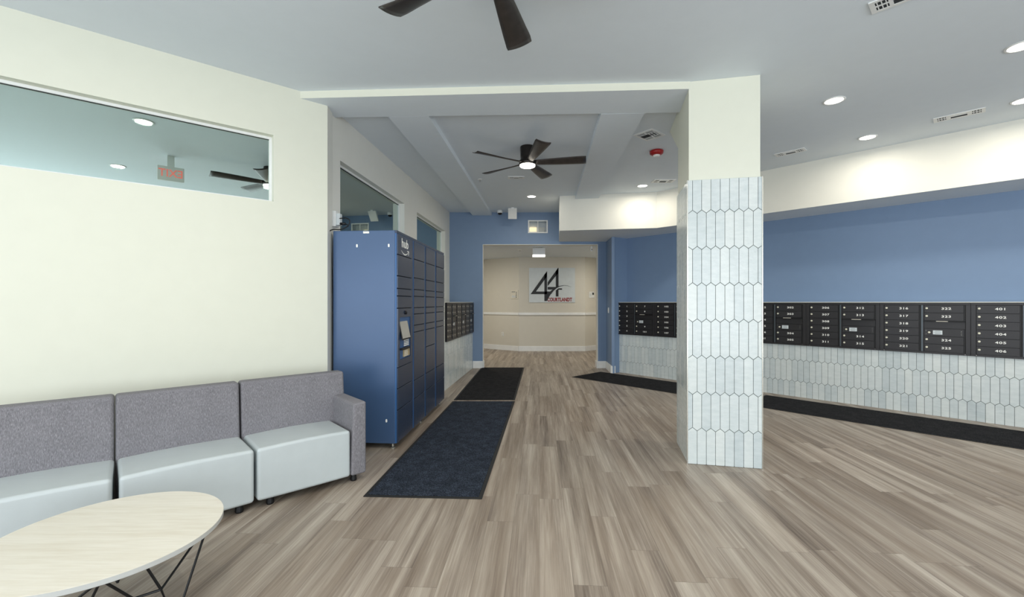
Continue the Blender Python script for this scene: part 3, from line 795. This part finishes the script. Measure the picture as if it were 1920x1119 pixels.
def vent(x, y, label, deg, L=.36, W=.16, par=None):
    t = thing('ceiling_vent', label, 'vent', (x, y, CZ), math.radians(deg), 'white ceiling air vents')
    bm = BM()
    xs = [-L/2, -L/2+.03, -L/2+.11, -L*.12-.01, L*.12+.03, L/2-.10, L/2-.03, L/2]
    holes = [(-L/2+.03, -L/2+.10), (-L*.16, L*.16), (L/2-.10, L/2-.03)]
    def hole(cx): return any(a < cx < b for a, b in holes)
    ed = sorted({-L/2, L/2, *[q for h in holes for q in h]})
    for a, b in zip(ed, ed[1:]):
        if hole((a+b)/2): box(bm, a, b, -W/2, -W/2+.025, -.010, -.001); box(bm, a, b, W/2-.025, W/2, -.010, -.001)
        else: box(bm, a, b, -W/2, W/2, -.010, -.001)
    link('frame', bm, 'whiteplastic', t)
    bm = BM(); box(bm, -L/2+.02, L/2-.02, -W/2+.02, W/2-.02, -.0065, -.0008); link('duct', bm, 'ventdark', t)
    bm = BM(); a, b = holes[1]
    for i in range(3):
        yy = -W/2+.025+(W-.05)*(i+.5)/6; box(bm, a, b, -.005, .005, -.0095, -.006, mx=Matrix.Translation((0, yy, 0)))
    for a, b in (holes[0], holes[2]):
        for i in range(3): box(bm, a+(b-a)*(i+.5)/3-.003, a+(b-a)*(i+.5)/3+.003, -W/2+.025, W/2-.025, -.009, -.006)
        box(bm, a, b, -.008, .008, -.0095, -.006)
    link('slat', bm, 'whiteplastic', t)
vent(1.687, 5.37, 'square ceiling vent in the hall, above the red alarm', 40, .30, .26)
vent(2.56, 7.40, 'ceiling vent beside the far recessed light left of the pillar', 0, .36, .2)
vent(.07, 7.2, 'ceiling vent just beyond the hall ceiling fan', 0, .27, .13)
vent(3.81, 5.99, 'ceiling vent just right of the pillar near the soffit', -47, .36, .15)
vent(4.905, 4.80, 'ceiling vent at upper right above the white soffit', -47, .40, .16)
vent(2.63, 2.93, 'ceiling vent cut off by the top edge of the picture', -47, .36, .16)

al = thing('fire_alarm', 'red fire alarm strobe on the hall ceiling beside the pillar', 'alarm', (1.96, 5.93, CZ))
bm = BM(); lathe(bm, [(.08, -.002), (.092, -.012), (.086, -.045), (.060, -.062)][::-1], 32); link('housing', bm, 'red', al, smooth=True)
bm = BM(); lathe(bm, [(.045, -.060), (.042, -.078), (.02, -.086)][::-1], 24); link('strobe', bm, 'whiteplastic', al, smooth=True)
def sprinkler(x, y, z, label):
    s = thing('sprinkler', label, 'sprinkler', (x, y, z))
    bm = BM(); lathe(bm, [(.038, -.001), (.036, -.008)][::-1], 24); link('plate', bm, 'whiteplastic', s)
    bm = BM(); lathe(bm, [(.010, -.006), (.010, -.03), (.018, -.034), (.018, -.037)][::-1], 16); link('head', bm, 'silver', s)
sprinkler(-.535, 7.31, CZ, 'small round sprinkler head on the hall ceiling left of the vent')
sprinkler(.21, 11.6, 2.90, 'tiny sprinkler head on the ceiling beyond the opening')
cm = thing('dome_camera', 'small white dome security camera on the ceiling by the blue wall', 'camera', (-.27, 9.78, CZ))
bm = BM(); lathe(bm, [(.062, -.001), (.062, -.05), (.055, -.062)][::-1], 28); link('housing', bm, 'whiteplastic', cm, smooth=True)
bm = BM(); lathe(bm, [(.045, -.060), (.042, -.082), (.028, -.096), (.008, -.101)][::-1], 24); link('dome', bm, 'black', cm, smooth=True)
ap = thing('ceiling_panel_box', 'thin white tilted box hanging from the ceiling before the blue wall', 'box', (.01, 9.45, CZ), 0)
mx = Matrix.Rotation(math.radians(35), 4, 'X')
bm = BM(); box(bm, -.095, .095, -.02, .02, -.27, -.02, mx=mx); link('panel', bm, 'whiteplastic', ap, bevel=.006)
bm = BM(); box(bm, -.03, .03, .0, .05, -.05, -.001); link('bracket', bm, 'whiteplastic', ap)

# small framed grille high in the end wall, lamp glowing behind
gr = thing('wall_grille', 'small white framed grille high on the blue wall above the opening', 'grille', (.5915, WY, 3.2325))
bm = BM(); w2, h2 = .2255, .1475
for a, b, c_, d in ((-w2, w2, h2-.025, h2), (-w2, w2, -h2, -h2+.025), (-w2, -w2+.028, -h2+.025, h2-.025), (w2-.028, w2, -h2+.025, h2-.025), (-.008, .008, -h2+.025, h2-.025)):
    box(bm, a, b, -.014, -.0005, c_, d)
link('frame', bm, 'trim', gr)
bm = BM()
for i in range(22): x = -w2+.03+i*(2*w2-.06)/21; box(bm, x-.0012, x+.0012, .0, .012, -h2+.02, h2-.02)
for i in range(13): z = -h2+.03+i*(2*h2-.06)/12; box(bm, -w2+.025, w2-.025, .0, .012, z-.0012, z+.0012)
link('mesh', bm, 'board', gr)
bm = BM(); box(bm, -w2+.02, w2-.02, .15, .158, -h2+.02, h2-.02); link('backing', bm, 'ceil', gr)
bm = BM(); box(bm, -.19, -.02, .10, .14, -.11, .01); link('lamp', bm, 'lampglow', gr, bevel=.02)
bm = BM(); box(bm, .03, .17, .10, .14, -.10, .005); link('lamp_diffuser', bm, 'white', gr, bevel=.01)

# ================================================================ FAR ROOM FITTINGS
sg = thing('wall_sign', 'pale grey sign with black 44 numerals and red COURTLANDT lettering', 'sign', (.527, 13.5, 1.5))
SW, SH = 1.416, 1.067
bm = BM(); box(bm, 0, SW, -.02, -.001, 0, SH); link('board', bm, 'board', sg, bevel=.002)
def sg_pt(x, y): return ((x-430)/402*SW, (548-y)/303*SH)
def polyz(bm, pts, y0=-.026, y1=-.019):
    P = [sg_pt(*p) for p in pts]
    mx = Matrix(((1, 0, 0, 0), (0, 0, 1, 0), (0, 1, 0, 0), (0, 0, 0, 1)))
    prism(bm, P, y0, y1, mx=mx)
bm = BM()
for P in ([(586, 274), (586, 320), (490, 452), (443, 475)], [(443, 475), (490, 452), (640, 452), (622, 475)], [(564, 305), (587, 274), (587, 520), (564, 535)],
          [(686, 242), (686, 288), (592, 405), (592, 372)], [(664, 272), (687, 242), (687, 410), (664, 425)], [(664, 442), (687, 424), (687, 495), (664, 495)],
          [(592, 412), (672, 412), (640, 435), (592, 435)], [(690, 424), (718, 424), (718, 436), (676, 436)]): polyz(bm, P)
top = [(585, 535), (604, 500), (622, 472), (645, 445), (672, 422), (700, 408), (735, 400), (765, 402), (797, 413)]
bot = [(575, 535), (587, 500), (605, 466), (632, 438), (664, 415), (696, 403), (732, 396), (766, 399), (797, 412)]
bot = [(564, 535), (572, 500), (590, 472), (628, 440), (662, 415), (696, 403), (732, 397), (766, 400), (797, 412)]
for i in range(8): polyz(bm, [top[i], top[i+1], bot[i+1], bot[i]], -.027)
link('numerals', bm, 'ink', sg)
x, z = sg_pt(697, 524)
put('lettering', text_mesh('COURTLANDT', .155, .003, .73, .006, 'redtext', 1.0), sg, (x, -.023, z))

fx = thing('exit_fixture', 'white box fixture with lit lower strip on ceiling beyond opening', 'ceiling light', (.68, 11.1, 2.9))
bm = BM(); box(bm, -.16, .16, -.05, .05, -.19, -.02); link('housing', bm, 'whiteplastic', fx, bevel=.008)
bm = BM(); box(bm, -.09, .09, -.04, .04, -.03, -.0005); link('mount', bm, 'silver', fx)
bm = BM(); box(bm, -.16, .16, -.054, .054, -.245, -.19); link('lit_strip', bm, 'strip', fx, bevel=.006)
mFl, _L = frame2(fr[0], fr[1])
def farplate(name, label, cat, mx, s, z, w_, h_, m, parts=()):
    t = thing(name, label, cat); t.matrix_world = mx @ Matrix.Translation((s, 0, z))
    bm = BM(); box(bm, -w_/2, w_/2, -.018, -.001, -h_/2, h_/2); link('plate', bm, m, t, bevel=.004)
    for (nm, a, b, c_, d, mm) in parts:
        bm = BM(); box(bm, a, b, -.024, -.017, c_, d); link(nm, bm, mm, t)
    return t
farplate('notice_plate', 'pale panel of small buttons on the far room wall left of the sign', 'panel', mFl, _L-.16, 1.75, .26, .27, 'paleplastic',
         [('window_strip', -.10, .03, .06, .10, 'screen')]+[('button', .06, .09, -.10+.05*i, -.075+.05*i, 'steelgap') for i in range(4)]+[('button', -.09+.05*i, -.06+.05*i, -.10, -.03, 'board') for i in range(3)])
farplate('wall_outlet', 'white outlet plate low on the far room wall', 'outlet', mFl, _L-.62, .50, .075, .12, 'trim', [('socket', -.018, .018, .012, .045, 'paleplastic'), ('socket', -.018, .018, -.045, -.012, 'paleplastic')])
mFr, _ = frame2(fr[2], fr[3])
farplate('thermostat', 'white thermostat on the far wall right of the sign', 'thermostat', mFr, .30, 1.74, .24, .20, 'whiteplastic', [('display', .02, .09, .0, .07, 'ventdark'), ('dial', -.09, -.04, -.05, .03, 'board')])
# door contact on the opening head and switch on the pier
mP, lp = frame2(PA, PB)
farplate('light_switch', 'white light switch on the side of the blue pier', 'light switch', mP, .40, 1.33, .075, .12, 'whiteplastic', [('toggle', -.008, .008, -.018, .018, 'paleplastic')])
sc = thing('corner_sensor', 'tiny dark sensor at the top right corner of the opening', 'sensor', (1.87, 10.3, 2.74))
bm = BM(); box(bm, -.022, .022, -.02, .02, -.04, .16); link('body', bm, 'whiteplastic', sc, bevel=.004)
bm = BM(); box(bm, .0, .014, -.024, -.018, -.01, .02); link('eye', bm, 'black', sc)

# exit sign in the lobby, seen only mirrored in the left window
ex = thing('exit_sign', 'hanging exit sign with red letters, mirrored in the left window', 'exit sign', (-.82, 1.36, CZ), math.radians(39.7))
bm = BM(); box(bm, -.15, .15, -.02, .02, -.35, -.15); link('housing', bm, 'whiteplastic', ex, bevel=.006)
bm = BM(); box(bm, -.04, .04, -.02, .02, -.16, -.0005); link('canopy', bm, 'whiteplastic', ex)
put('lettering', text_mesh('EXIT', .15, .002, .9, .001, 'exitred'), ex, (0, .022, -.25), math.pi)
put('lettering', text_mesh('EXIT', .15, .002, .9, .001, 'exitred'), ex, (0, -.022, -.25))
